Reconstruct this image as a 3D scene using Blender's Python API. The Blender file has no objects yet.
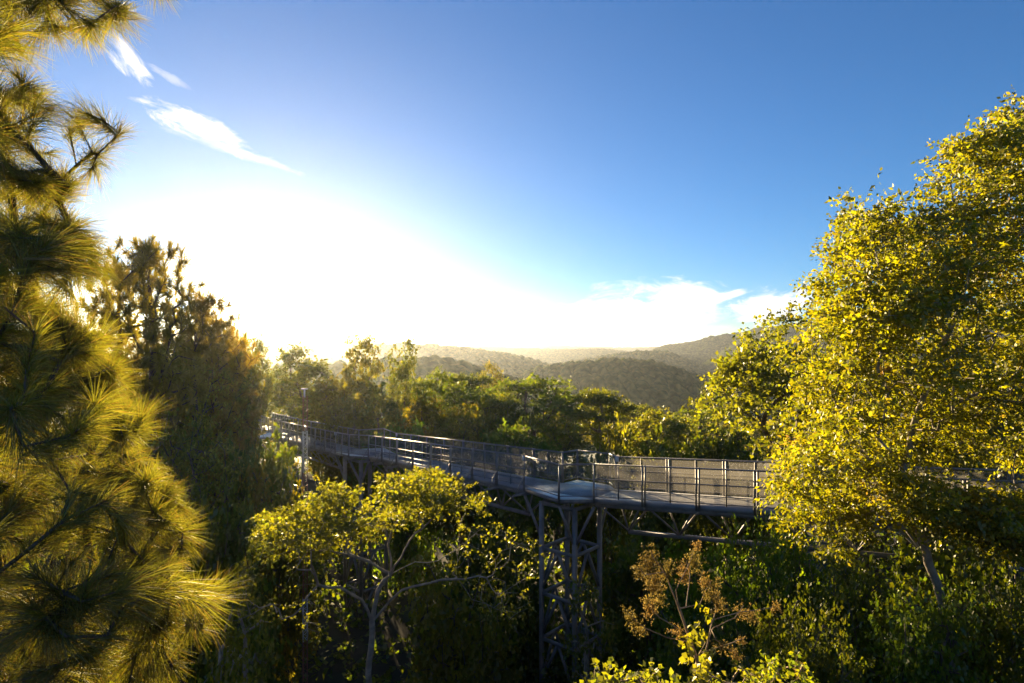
import bpy, math, random
import numpy as np
from mathutils import Vector
C = bpy.context.scene.collection
FPX = 1024*20/36.0
HOR = 350.0
SUN_EL, SUN_AZ = math.radians(5.6), math.radians(-23.0)
SUND = Vector((math.sin(SUN_AZ)*math.cos(SUN_EL), math.cos(SUN_AZ)*math.cos(SUN_EL), math.sin(SUN_EL)))

def at(px, py, d):
    return np.array(((px-512)/FPX*d, d, -(py-HOR)/FPX*d))

# ------------------------------------------------------------ mesh helpers
def new_mesh(name, V, F, mat, smooth=False):
    """F: list of integer arrays, each (n,k)"""
    me = bpy.data.meshes.new(name)
    V = np.asarray(V, dtype=np.float32).reshape(-1, 3)
    me.vertices.add(len(V)); me.vertices.foreach_set('co', V.ravel())
    F = [np.asarray(f, dtype=np.int32) for f in F if len(f)]
    loops = np.concatenate([f.ravel() for f in F])
    tot = np.concatenate([np.full(len(f), f.shape[1], dtype=np.int32) for f in F])
    start = np.concatenate(([0], np.cumsum(tot)[:-1])).astype(np.int32)
    me.loops.add(len(loops)); me.loops.foreach_set('vertex_index', loops)
    me.polygons.add(len(tot)); me.polygons.foreach_set('loop_start', start)
    try: me.polygons.foreach_set('loop_total', tot)
    except Exception: pass
    if smooth: me.polygons.foreach_set('use_smooth', np.ones(len(tot), dtype=bool))
    me.materials.append(mat)
    me.update(calc_edges=True); me.validate()
    return me

def link(name, me, parent=None, loc=None):
    o = bpy.data.objects.new(name, me); C.objects.link(o)
    if parent is not None: o.parent = parent
    if loc is not None: o.location = loc
    return o

def tag(o, label=None, cat=None, group=None, kind=None):
    if label: o['label'] = label
    if cat: o['category'] = cat
    if group: o['group'] = group
    if kind: o['kind'] = kind
    return o

def empty(name, loc=(0, 0, 0)):
    o = bpy.data.objects.new(name, None); C.objects.link(o); o.location = [float(v) for v in loc]
    return o

class MB:
    """collects shapes into one mesh, coordinates relative to an origin"""
    def __init__(s, org=(0, 0, 0)): s.V = []; s.Q = []; s.T = []; s.n = 0; s.o = np.array(org, float)
    def add(s, V, Q=(), T=()):
        V = np.asarray(V, float).reshape(-1, 3)-s.o
        s.V.append(V)
        if len(Q): s.Q.append(np.asarray(Q)+s.n)
        if len(T): s.T.append(np.asarray(T)+s.n)
        s.n += len(V); return s
    def tube(s, a, b, r, n=8, r2=None):
        a = np.asarray(a, float); b = np.asarray(b, float); r2 = r if r2 is None else r2
        t = b-a; t = t/np.linalg.norm(t)
        u = np.cross(t, (0, 0, 1) if abs(t[2]) < .9 else (1, 0, 0)); u /= np.linalg.norm(u); v = np.cross(t, u)
        an = np.arange(n)*2*np.pi/n
        ring = np.cos(an)[:, None]*u+np.sin(an)[:, None]*v
        V = np.vstack((a+ring*r, b+ring*r2, [a], [b])); i = np.arange(n); j = (i+1) % n
        return s.add(V, np.stack((i, j, n+j, n+i), 1), np.vstack((np.stack((j, i, i*0+2*n), 1), np.stack((n+i, n+j, i*0+2*n+1), 1))))
    def bar(s, a, b, w, h):
        """box section bar from a to b; w across, h along the up side"""
        a = np.asarray(a, float); b = np.asarray(b, float); t = (b-a)/np.linalg.norm(b-a)
        u = np.cross(t, (0, 0, 1) if abs(t[2]) < .95 else (0, 1, 0)); u /= np.linalg.norm(u); v = np.cross(u, t)
        k = [(-1, -1), (1, -1), (1, 1), (-1, 1)]
        V = [a+u*w/2*x+v*h/2*y for x, y in k]+[b+u*w/2*x+v*h/2*y for x, y in k]
        return s.add(V, [(0, 1, 5, 4), (1, 2, 6, 5), (2, 3, 7, 6), (3, 0, 4, 7), (3, 2, 1, 0), (4, 5, 6, 7)])
    def prism(s, top, th):
        """polygon (k,3) extruded downward by th"""
        top = np.asarray(top, float); k = len(top); bot = top-np.array((0, 0, th))
        V = np.vstack((top, bot, [top.mean(0)], [bot.mean(0)])); i = np.arange(k); j = (i+1) % k
        return s.add(V, np.stack((j, i, k+i, k+j), 1), np.vstack((np.stack((i, j, i*0+2*k), 1), np.stack((k+j, k+i, i*0+2*k+1), 1))))
    def build(s, name, mat, parent=None, smooth=False):
        F = []
        if s.Q: F.append(np.concatenate(s.Q))
        if s.T: F.append(np.concatenate(s.T))
        me = new_mesh(name, np.concatenate(s.V), F, mat, smooth)
        return link(name, me, parent)

# ------------------------------------------------------------ materials
def mat_new(name):
    m = bpy.data.materials.new(name); m.use_nodes = True
    nt = m.node_tree; nt.nodes.clear()
    out = nt.nodes.new('ShaderNodeOutputMaterial')
    return m, nt, out

def ramp(nt, fac, stops):
    n = nt.nodes.new('ShaderNodeValToRGB'); cr = n.color_ramp
    while len(cr.elements) < len(stops): cr.elements.new(0.5)
    for e, (p, c) in zip(cr.elements, stops): e.position = p; e.color = (*c, 1)
    nt.links.new(fac, n.inputs[0]); return n.outputs[0]

def noise(nt, scale, detail=4, coord='Object', rough=.55):
    tc = nt.nodes.new('ShaderNodeTexCoord'); n = nt.nodes.new('ShaderNodeTexNoise')
    n.inputs['Scale'].default_value = scale; n.inputs['Detail'].default_value = detail
    n.inputs['Roughness'].default_value = rough
    nt.links.new(tc.outputs[coord], n.inputs['Vector']); return n.outputs['Fac']

def mixc(nt, f, a, b, mode='MIX'):
    n = nt.nodes.new('ShaderNodeMix'); n.data_type = 'RGBA'; n.blend_type = mode
    for s, v in ((0, f), (6, a), (7, b)):
        if hasattr(v, 'links'): nt.links.new(v, n.inputs[s])
        elif s == 0: n.inputs[0].default_value = v
        else: n.inputs[s].default_value = (*v, 1)
    return n.outputs[2]

def leaf_mat(name, cols, trans, tw=.5, gloss=.06, rough=.45, tint=None, tscale=.6):
    """two-sided leaf: diffuse + translucent + a little gloss; colour varies leaf by leaf, clump by clump"""
    m, nt, out = mat_new(name)
    g = nt.nodes.new('ShaderNodeNewGeometry'); oi = nt.nodes.new('ShaderNodeObjectInfo')
    k = len(cols); c = ramp(nt, g.outputs['Random Per Island'], [((i+.5)/k, q) for i, q in enumerate(cols)])
    nz = noise(nt, tscale, 3)
    hs = nt.nodes.new('ShaderNodeHueSaturation')
    mr = nt.nodes.new('ShaderNodeMapRange'); mr.inputs[1].default_value = .3; mr.inputs[2].default_value = .7
    mr.inputs[3].default_value = .6; mr.inputs[4].default_value = 1.35
    nt.links.new(nz, mr.inputs[0]); nt.links.new(mr.outputs[0], hs.inputs['Value'])
    mh = nt.nodes.new('ShaderNodeMapRange'); mh.inputs[3].default_value = .485; mh.inputs[4].default_value = .52
    nt.links.new(oi.outputs['Random'], mh.inputs[0]); nt.links.new(mh.outputs[0], hs.inputs['Hue'])
    nt.links.new(c, hs.inputs['Color']); col = hs.outputs[0]
    tcol = mixc(nt, 1.0, col, trans, 'MULTIPLY')
    if tint:                                     # young reddish leaves in some clumps
        nz2 = noise(nt, tint[1], 2); f = ramp(nt, nz2, [(tint[2], (0, 0, 0)), (tint[2]+.08, (1, 1, 1))])
        sep = nt.nodes.new('ShaderNodeMath'); sep.operation = 'MULTIPLY'; sep.inputs[1].default_value = .75
        nt.links.new(f, sep.inputs[0])
        col = mixc(nt, sep.outputs[0], col, tint[0]); tcol = mixc(nt, sep.outputs[0], tcol, tuple(2.0*x for x in tint[0]))
    d = nt.nodes.new('ShaderNodeBsdfDiffuse'); t = nt.nodes.new('ShaderNodeBsdfTranslucent')
    nt.links.new(col, d.inputs[0]); nt.links.new(tcol, t.inputs[0])
    mx = nt.nodes.new('ShaderNodeMixShader'); mx.inputs[0].default_value = tw
    nt.links.new(d.outputs[0], mx.inputs[1]); nt.links.new(t.outputs[0], mx.inputs[2])
    gl = nt.nodes.new('ShaderNodeBsdfGlossy'); gl.inputs['Roughness'].default_value = rough
    gl.inputs[0].default_value = (.9, .9, .8, 1)
    m2 = nt.nodes.new('ShaderNodeMixShader'); m2.inputs[0].default_value = gloss
    nt.links.new(mx.outputs[0], m2.inputs[1]); nt.links.new(gl.outputs[0], m2.inputs[2])
    nt.links.new(m2.outputs[0], out.inputs[0]); return m

def solid_mat(name, stops, scale=4, rough=.6, metal=0., bump=0., coord='Object', detail=5):
    m, nt, out = mat_new(name)
    p = nt.nodes.new('ShaderNodeBsdfPrincipled'); nz = noise(nt, scale, detail, coord)
    nt.links.new(ramp(nt, nz, stops), p.inputs['Base Color'])
    p.inputs['Roughness'].default_value = rough; p.inputs['Metallic'].default_value = metal
    if bump:
        b = nt.nodes.new('ShaderNodeBump'); b.inputs['Strength'].default_value = bump; b.inputs['Distance'].default_value = .05
        nt.links.new(nz, b.inputs['Height']); nt.links.new(b.outputs[0], p.inputs['Normal'])
    nt.links.new(p.outputs[0], out.inputs[0]); return m

M = {}
M['steel'] = solid_mat('painted_steel', [(.3, (.13, .12, .115)), (.5, (.20, .185, .178)), (.7, (.25, .23, .21))], 2.2, .42, .15)
M['deck'] = solid_mat('deck_plate', [(.3, (.20, .20, .21)), (.6, (.29, .29, .30)), (.8, (.34, .33, .32))], 1.3, .55, .1)
M['white'] = solid_mat('white_paint', [(.3, (.50, .50, .49)), (.7, (.66, .66, .65))], 3, .45)
M['red'] = solid_mat('red_oxide_paint', [(.3, (.16, .045, .025)), (.7, (.24, .07, .035))], 3, .5)
M['bark'] = solid_mat('bark', [(.3, (.06, .045, .035)), (.55, (.13, .10, .075)), (.75, (.22, .18, .14))], 6, .9, 0, .6)
M['pale_bark'] = solid_mat('pale_bark', [(.3, (.16, .13, .10)), (.55, (.28, .24, .19)), (.75, (.40, .36, .29))], 5, .85, 0, .5)
M['pine_bark'] = solid_mat('pine_bark', [(.3, (.05, .035, .028)), (.55, (.12, .08, .06)), (.75, (.2, .14, .1))], 9, .95, 0, .8)
M['dry_stem'] = solid_mat('dry_stem', [(.3, (.22, .14, .07)), (.7, (.40, .28, .16))], 9, .8)
M['soil'] = solid_mat('forest_floor', [(.3, (.025, .02, .012)), (.5, (.05, .04, .02)), (.7, (.045, .055, .02))], .35, .95, 0, .5)

def mesh_panel_mat():
    """fine wire mesh, wires far thinner than a pixel: partly open sheet"""
    m, nt, out = mat_new('wire_mesh')
    tr = nt.nodes.new('ShaderNodeBsdfTransparent'); d = nt.nodes.new('ShaderNodeBsdfPrincipled')
    d.inputs['Base Color'].default_value = (.22, .21, .20, 1); d.inputs['Roughness'].default_value = .5
    tl = nt.nodes.new('ShaderNodeBsdfTranslucent'); tl.inputs[0].default_value = (.22, .21, .19, 1)
    ms = nt.nodes.new('ShaderNodeMixShader'); ms.inputs[0].default_value = .45
    nt.links.new(d.outputs[0], ms.inputs[1]); nt.links.new(tl.outputs[0], ms.inputs[2])
    mx = nt.nodes.new('ShaderNodeMixShader')
    nz = noise(nt, 1.1, 3); mr = nt.nodes.new('ShaderNodeMapRange'); mr.inputs[3].default_value = .36; mr.inputs[4].default_value = .58
    nt.links.new(nz, mr.inputs[0]); nt.links.new(mr.outputs[0], mx.inputs[0])
    nt.links.new(tr.outputs[0], mx.inputs[1]); nt.links.new(ms.outputs[0], mx.inputs[2]); nt.links.new(mx.outputs[0], out.inputs[0])
    return m
M['mesh'] = mesh_panel_mat()

def glass_mat(name, tint, floor=False):
    m, nt, out = mat_new(name)
    tr = nt.nodes.new('ShaderNodeBsdfTransparent'); tr.inputs[0].default_value = (*tint, 1)
    gl = nt.nodes.new('ShaderNodeBsdfGlossy'); gl.inputs['Roughness'].default_value = .03
    lw = nt.nodes.new('ShaderNodeLayerWeight'); lw.inputs[0].default_value = .5
    pw = nt.nodes.new('ShaderNodeMath'); pw.operation = 'POWER'; pw.inputs[1].default_value = 2.2 if floor else 5.0
    ma = nt.nodes.new('ShaderNodeMath'); ma.operation = 'MULTIPLY_ADD'; ma.inputs[1].default_value = .9 if floor else .25; ma.inputs[2].default_value = .1 if floor else .03
    nt.links.new(lw.outputs['Facing'], pw.inputs[0]); nt.links.new(pw.outputs[0], ma.inputs[0])
    mx = nt.nodes.new('ShaderNodeMixShader')
    nt.links.new(ma.outputs[0], mx.inputs[0]); nt.links.new(tr.outputs[0], mx.inputs[1]); nt.links.new(gl.outputs[0], mx.inputs[2])
    fr = nt.nodes.new('ShaderNodeBsdfDiffuse'); fr.inputs[0].default_value = (.82, .90, .90, 1)   # floor only: pale colour imitating the bright sky reflection
    m3 = nt.nodes.new('ShaderNodeMixShader'); m3.inputs[0].default_value = .7 if floor else 0.
    nt.links.new(mx.outputs[0], m3.inputs[1]); nt.links.new(fr.outputs[0], m3.inputs[2])
    nt.links.new(m3.outputs[0], out.inputs[0]); return m
M['glass'] = glass_mat('clear_glass', (.92, .95, .94))
M['glass_floor'] = glass_mat('walk_on_glass', (.5, .65, .65), True)

# ------------------------------------------------------------ world and sun
sc = bpy.context.scene
w = bpy.data.worlds.new('World'); sc.world = w; w.use_nodes = True
nt = w.node_tree; nt.nodes.clear()
wout = nt.nodes.new('ShaderNodeOutputWorld'); bg = nt.nodes.new('ShaderNodeBackground')
sky = nt.nodes.new('ShaderNodeTexSky'); sky.sky_type = 'NISHITA'; sky.sun_disc = False
sky.sun_elevation = SUN_EL; sky.sun_rotation = SUN_AZ
sky.altitude = 800; sky.air_density = 1.0; sky.dust_density = .06; sky.ozone_density = 4.8
def mth(op, a, b=None, c=None):
    n = nt.nodes.new('ShaderNodeMath'); n.operation = op
    for i, v in enumerate((a, b, c)):
        if v is None: continue
        if hasattr(v, 'links'): nt.links.new(v, n.inputs[i])
        else: n.inputs[i].default_value = v
    return n.outputs[0]
def vdot(a, vec):
    n = nt.nodes.new('ShaderNodeVectorMath'); n.operation = 'DOT_PRODUCT'
    nt.links.new(a, n.inputs[0]); n.inputs[1].default_value = vec; return n.outputs['Value']
tc = nt.nodes.new('ShaderNodeTexCoord'); D = tc.outputs['Generated']
# clouds: elongated fields of noise around fixed directions of the sky
CLOUDS = [  # px, py, half length, half height (px), tilt, opacity, noise scale
    (127, 60, 24, 10, 48, .8, 9), (208, 131, 56, 12, 17, .85, 8), (170, 77, 22, 4, 22, .3, 9),
    (632, 316, 84, 36, -2, .75, 7), (690, 300, 44, 22, 6, .7, 8), (566, 332, 70, 24, -8, .5, 6), (770, 306, 40, 19, -12, .95, 10), (732, 294, 22, 5, -10, .8, 9), (660, 336, 120, 18, 0, .35, 6), (232, 150, 60, 5, 12, .25, 7)]
fac = None   # the cover of all clouds together
for (px, py, a, b, tilt, op, ns) in CLOUDS:
    c = Vector(at(px, py, 1.0)).normalized()
    r = c.cross(Vector((0, 0, 1))).normalized(); u = r.cross(c)
    th = math.radians(-tilt); e1 = r*math.cos(th)+u*math.sin(th); e2 = -r*math.sin(th)+u*math.cos(th)
    k = FPX*(1/math.sqrt(1+((px-512)/FPX)**2+((py-HOR)/FPX)**2))
    dc = vdot(D, c)
    s = mth('DIVIDE', vdot(D, e1), dc); t = mth('DIVIDE', vdot(D, e2), dc)
    s = mth('MULTIPLY', s, 1/(a/FPX)); t = mth('MULTIPLY', t, 1/(b/FPX))
    cb = nt.nodes.new('ShaderNodeCombineXYZ')
    nt.links.new(mth('MULTIPLY', s, a/40.), cb.inputs[0]); nt.links.new(mth('MULTIPLY', t, b/16.), cb.inputs[1]); cb.inputs[2].default_value = px*.37
    nz = nt.nodes.new('ShaderNodeTexNoise'); nz.inputs['Scale'].default_value = ns*.16; nz.inputs['Detail'].default_value = 7
    nz.inputs['Roughness'].default_value = .62; nz.inputs['Distortion'].default_value = .5
    nt.links.new(cb.outputs[0], nz.inputs['Vector'])
    e = mth('ADD', mth('MULTIPLY', s, s), mth('MULTIPLY', t, t))
    v = mth('ADD', mth('SUBTRACT', 1.0, e), mth('MULTIPLY', mth('SUBTRACT', nz.outputs['Fac'], .5), 3.4))
    mr = nt.nodes.new('ShaderNodeMapRange'); mr.interpolation_type = 'SMOOTHSTEP'
    mr.inputs[1].default_value = 0.05; mr.inputs[2].default_value = 1.1
    nt.links.new(v, mr.inputs[0])
    f = mth('MULTIPLY', mth('MULTIPLY', mr.outputs[0], op), mth('GREATER_THAN', dc, .5))
    fac = f if fac is None else mth('SUBTRACT', 1.0, mth('MULTIPLY', mth('SUBTRACT', 1.0, fac), mth('SUBTRACT', 1.0, f)))
cmix = nt.nodes.new('ShaderNodeMix'); cmix.data_type = 'RGBA'
CLOUDCOL = (5.6, 5.3, 5.0)
nt.links.new(fac, cmix.inputs[0]); nt.links.new(sky.outputs[0], cmix.inputs[6]); cmix.inputs[7].default_value = (*CLOUDCOL, 1)
nt.links.new(cmix.outputs[2], bg.inputs[0]); bg.inputs[1].default_value = .05
nt.links.new(bg.outputs[0], wout.inputs[0])

sl = bpy.data.lights.new('sun', 'SUN'); sl.energy = 5.0; sl.angle = math.radians(.5); sl.color = (1, .75, .42)
so = bpy.data.objects.new('sun', sl); C.objects.link(so); so.rotation_euler = SUND.to_track_quat('Z', 'Y').to_euler()

cam = bpy.data.cameras.new('camera'); co = bpy.data.objects.new('camera', cam); C.objects.link(co)
cam.lens = 20; cam.sensor_width = 36; cam.clip_end = 30000; cam.clip_start = .05
cam.shift_y = (HOR-341.5)/1024.0
co.location = (0, 0, 0); co.rotation_euler = (math.pi/2, 0, 0)
sc.camera = co
vs = sc.view_settings; vs.view_transform = 'Standard'; vs.look = 'None'; vs.gamma = 1; vs.use_curve_mapping = False; vs.exposure = 2.4
cy = sc.cycles
cy.max_bounces = 8; cy.diffuse_bounces = 6; cy.glossy_bounces = 2; cy.transmission_bounces = 4; cy.transparent_max_bounces = 10; cy.volume_bounces = 0
cy.sample_clamp_indirect = 4; cy.caustics_reflective = False; cy.caustics_refractive = False
cy.use_denoising = True

# ------------------------------------------------------------ ground and hills
def vnoise(x, y, seed=0):
    """smooth value noise on a lattice, vectorised"""
    xi = np.floor(x).astype(np.int64); yi = np.floor(y).astype(np.int64); fx = x-xi; fy = y-yi
    fx = fx*fx*(3-2*fx); fy = fy*fy*(3-2*fy)
    def h(a, b):
        n = (a*374761393+b*668265263+seed*1442695041) & 0x7fffffff
        n = (n ^ (n >> 13))*1274126177 & 0x7fffffff
        return ((n ^ (n >> 16)) & 0xffff)/65535.0
    return (h(xi, yi)*(1-fx)+h(xi+1, yi)*fx)*(1-fy)+(h(xi, yi+1)*(1-fx)+h(xi+1, yi+1)*fx)*fy
def fbm(x, y, o=4, seed=0):
    s = 0; a = .5
    for i in range(o): s = s+a*(vnoise(x, y, seed+i)-.5); x = x*2.03; y = y*2.03; a *= .5
    return s
def domes(x, y, cell, seed=0):
    """tree crowns as a field of rounded bumps, 0..1"""
    gx = np.floor(x/cell).astype(np.int64); gy = np.floor(y/cell).astype(np.int64); best = np.zeros_like(x)
    for i in (-1, 0, 1):
        for j in (-1, 0, 1):
            a = gx+i; b = gy+j
            def h(k):
                n = (a*73856093 ^ b*19349663 ^ (seed+k)*83492791) & 0x7fffffff
                n = (n ^ (n >> 13))*1274126177 & 0x7fffffff
                return ((n ^ (n >> 15)) & 0xffff)/65535.0
            cx = (a+h(1))*cell; cyy = (b+h(2))*cell; R = cell*(.45+.5*h(3)); H = .5+.5*h(4)
            q = 1-((x-cx)**2+(y-cyy)**2)/R**2
            best = np.maximum(best, H*np.sqrt(np.clip(q, 0, 1)))
    return best
def sstep(a, b, x):
    t = np.clip((x-a)/(b-a), 0, 1); return t*t*(3-2*t)
def ground(x, y):
    x = np.asarray(x, float); y = np.asarray(y, float)
    z = -4-.75*np.clip(y, -4, 18.0)+.5*np.sin(x*.4)*sstep(2, 8, np.abs(x))
    z = z+np.clip(-x-10, 0, 26)*.2*sstep(8, 25, y)*(1-sstep(55, 110, y))
    z = z+fbm(x*.09, y*.09, 3, 5)*2.0*sstep(6, 14, np.hypot(x, y))
    r = np.hypot(x, y)
    return z-52*sstep(75, 330, r)
th = np.linspace(-np.pi, np.pi, 181)[:-1]
rr = np.concatenate(([.5], np.linspace(2, 90, 60), np.geomspace(95, 8600, 40)))
R_, T_ = np.meshgrid(rr, th, indexing='ij'); gx = (R_*np.sin(T_)).ravel(); gy = (R_*np.cos(T_)).ravel()
nr, ntn = R_.shape; I, J = np.meshgrid(np.arange(nr-1), np.arange(ntn), indexing='ij'); J2 = (J+1) % ntn
q = np.stack((I*ntn+J, I*ntn+J2, (I+1)*ntn+J2, (I+1)*ntn+J), -1).reshape(-1, 4)[:, ::-1]
g = link('ground', new_mesh('ground', np.stack((gx, gy, ground(gx, gy)), 1), [q, np.arange(ntn).reshape(1, -1)], M['soil'], True)); tag(g, kind='structure')

def hill_mat(name, a, b, c):
    m, nt2, out = mat_new(name)
    d = nt2.nodes.new('ShaderNodeBsdfDiffuse')
    gm = nt2.nodes.new('ShaderNodeNewGeometry'); n = nt2.nodes.new('ShaderNodeTexNoise'); n.inputs['Scale'].default_value = .13; n.inputs['Detail'].default_value = 6
    nt2.links.new(gm.outputs['Position'], n.inputs['Vector'])
    nt2.links.new(ramp(nt2, n.outputs['Fac'], [(.36, a), (.5, b), (.64, c)]), d.inputs[0])
    nt2.links.new(d.outputs[0], out.inputs[0]); return m
M['hill'] = hill_mat('hill_forest', (.018, .034, .010), (.055, .075, .02), (.13, .125, .035))

def hill(crest, d, depth, cell, bump, nx, ny, seed, base=-70., sx=0.):
    """a wooded ridge: crest given by its directions (px, py) at distance d, sloping down towards the viewer and away behind"""
    crest = sorted(crest); cx = np.array([p[0] for p in crest]); cyp = np.array([p[1] for p in crest])
    px = np.linspace(cx[0], cx[-1], nx); X0 = (px-512)/FPX*d
    k = np.ones(15)/15.; py = np.interp(px, cx, cyp); py = np.convolve(np.pad(py, 7, mode='edge'), k, 'valid')
    zc = -(py-HOR)/FPX*d; u = np.linspace(0, 1, nx); zc = base-8+(zc-base+8)*sstep(0, .14, u)*sstep(0, .14, 1-u)
    v = np.concatenate((np.linspace(-1, 0, int(ny*.75)), np.linspace(0, .8, ny-int(ny*.75))[1:]))
    XX, VV = np.meshgrid(X0, v); ZC = np.meshgrid(zc, v)[0]
    YY = d+VV*depth+sx*VV*0+depth*.25*fbm(XX/depth*3+7, VV*0+.3, 3, seed)
    XX = XX*(YY/d)
    prof = np.where(VV < 0, 1-np.abs(VV)**1.35, 1-1.1*VV**2*.9)
    gully = fbm(XX/depth*5, VV*1.2+5, 4, seed+9)*(ZC-base)*.55*np.abs(VV)*np.exp(-np.abs(VV))
    Z = base+(ZC-base)*np.clip(prof, -.3, 1)+gully
    Z = Z+(domes(XX, YY, cell, seed)-.5)*bump+fbm(XX/cell*2, YY/cell*2, 2, seed+3)*bump*.5
    n2 = len(v); I, J = np.meshgrid(np.arange(n2-1), np.arange(nx-1), indexing='ij')
    q = np.stack((I*nx+J, I*nx+J+1, (I+1)*nx+J+1, (I+1)*nx+J), -1).reshape(-1, 4)
    o = link('hill', new_mesh('hill', np.stack((XX, YY, Z), -1).reshape(-1, 3), [q], M['hill'], False)); tag(o, kind='structure'); return o
# nearest dome, left knoll, then ridge after ridge to the pale mountains
hill([(430, 420), (490, 388), (535, 372), (575, 364), (620, 361), (655, 365), (690, 376), (720, 392), (760, 415), (820, 430)], 620, 300, 9, 11, 420, 190, 1)
hill([(230, 372), (330, 366), (400, 362), (440, 362), (470, 366), (490, 372), (520, 384), (560, 400)], 360, 160, 8, 9, 420, 120, 2)
hill([(340, 348), (400, 345), (430, 346), (470, 350), (505, 355), (535, 362), (560, 372), (620, 392)], 1050, 400, 12, 14, 380, 140, 3)
hill([(480, 384), (540, 368), (590, 360), (640, 352), (668, 353), (690, 362), (712, 374), (740, 392), (800, 410)], 1350, 500, 13, 15, 380, 140, 4)
hill([(640, 372), (680, 352), (720, 344), (750, 336), (780, 327), (830, 320), (900, 317), (1010, 318), (1200, 330), (1500, 345)], 1800, 700, 16, 12, 420, 160, 5)
hill([(330, 348), (420, 350), (450, 347), (500, 348), (560, 350), (600, 349), (640, 353), (700, 360)], 2300, 700, 18, 13, 300, 100, 6)
hill([(-400, 330), (-100, 330), (150, 333), (260, 334), (300, 336), (340, 338), (380, 344), (430, 349), (480, 354)], 1700, 700, 16, 13, 420, 120, 7)
hill([(600, 352), (650, 347), (690, 343), (715, 336), (735, 334), (760, 328), (800, 324), (900, 322), (1100, 330)], 2050, 600, 22, 15, 300, 100, 8)
hill([(380, 349), (480, 347), (560, 346), (620, 348), (680, 347), (760, 345)], 3900, 900, 24, 16, 300, 80, 9)

# the air of the valley
def haze():
    m, nt2, out = mat_new('valley_air'); v = nt2.nodes.new('ShaderNodeVolumePrincipled')
    v.inputs['Color'].default_value = (.84, .91, .98, 1); v.inputs['Density'].default_value = HAZE; v.inputs['Anisotropy'].default_value = .7
    nt2.links.new(v.outputs[0], out.inputs['Volume'])
    b = MB(); h = 8900; z0, z1 = -175., 108.
    b.prism([(-h, -h, z1), (h, -h, z1), (h, h, z1), (-h, h, z1)], z1-z0)
    tag(b.build('haze', m), kind='stuff')
HAZE = .76e-4
# ------------------------------------------------------------ the elevated walkway
RH, DT = 1.3, .17            # railing height, deck thickness
UP = np.array((0, 0, 1.))
def onrail(px, py, d): return at(px, py, d)
N0 = onrail(255, 414, 58); N1 = onrail(282, 421.5, 47); N2 = onrail(336, 432.5, 38.5); B2 = onrail(349.5, 434.6, 36.2); N3 = onrail(369, 435.5, 35.6)
A = onrail(525, 456.2, 23.7); B = onrail(559.5, 464.7, 21.7); CC = onrail(594, 464.2, 21.4)
dr = np.array((8.65, -4.2, .46)); CE = CC+dr*1.75
def perp(a, b, wd):
    t = b-a; n = np.array((-t[1], t[0], 0)); return n/np.linalg.norm(n)*wd
WD = 1.72
F0 = N0+perp(N0, N1, WD); F1 = N1+perp(N0, N3, WD); Fl = N3+perp(N3, A, WD)+(A-N3)*.02
Fb1 = at(384, 428.6, 39.3); Fb0 = N2+perp(N2, N3, WD)
FA = A+perp(N3, A, WD)+(A-N3)*.03; FB1 = at(577.5, 450.2, 25.3); FB2 = at(609.5, 453.7, 23.9); FC = CC+perp(CC, CE, WD)+dr*.035
FE = CE+perp(CC, CE, WD)
walk = empty('elevated_walkway', A-UP*RH); tag(walk, 'long grey steel canopy walkway with railings and glass viewing bays crossing above the forest', 'walkway')
ORG = np.array(walk.location)
dn = lambda p, h=RH: p-UP*h

def part(mb, name, mat, parent=walk, smooth=False): return mb.build(name, mat, parent, smooth)
def mk(): return MB(ORG)
def deck(poly, name='deck_section'): part(mk().prism([dn(p) for p in poly], DT), name, M['deck'])
deck([N0, N1, F1, F0]); deck([N1, N2, Fb0, F1]); deck([N2, N3, Fl, Fb0]); deck([N3, A, FA, Fl]); deck([A, CC, FC, FA]); deck([CC, CE, FE, FC])
def gfloor(poly):
    poly = np.array([dn(p) for p in poly]); c = poly.mean(0)
    gl = part(mk().prism(c+(poly-c)*.985-UP*.012, .03), 'glass_floor', M['glass_floor'])
    fr = mk(); k = len(poly)
    for i in range(k): fr.bar(poly[i]-UP*.11, poly[(i+1) % k]-UP*.11, .1, .13)
    for f in (.33, .66): fr.bar(poly[0]*(1-f)+poly[-1]*f-UP*.10, poly[1]*(1-f)+poly[-2 if k > 3 else -1]*f-UP*.10, .05, .08)
    part(fr, 'floor_frame', M['steel'], gl)
gfloor([A, B, CC]); gfloor([FC, FB2, FB1, FA]); gfloor([N2, B2, N3]); gfloor([Fl, Fb1, Fb0])
# part of a third bay beyond the mast
E1 = N1+(N0-N1)*.12+np.array((-1.6, -.6, 0)); gfloor([N1+(N0-N1)*.42, E1, N1])

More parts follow.
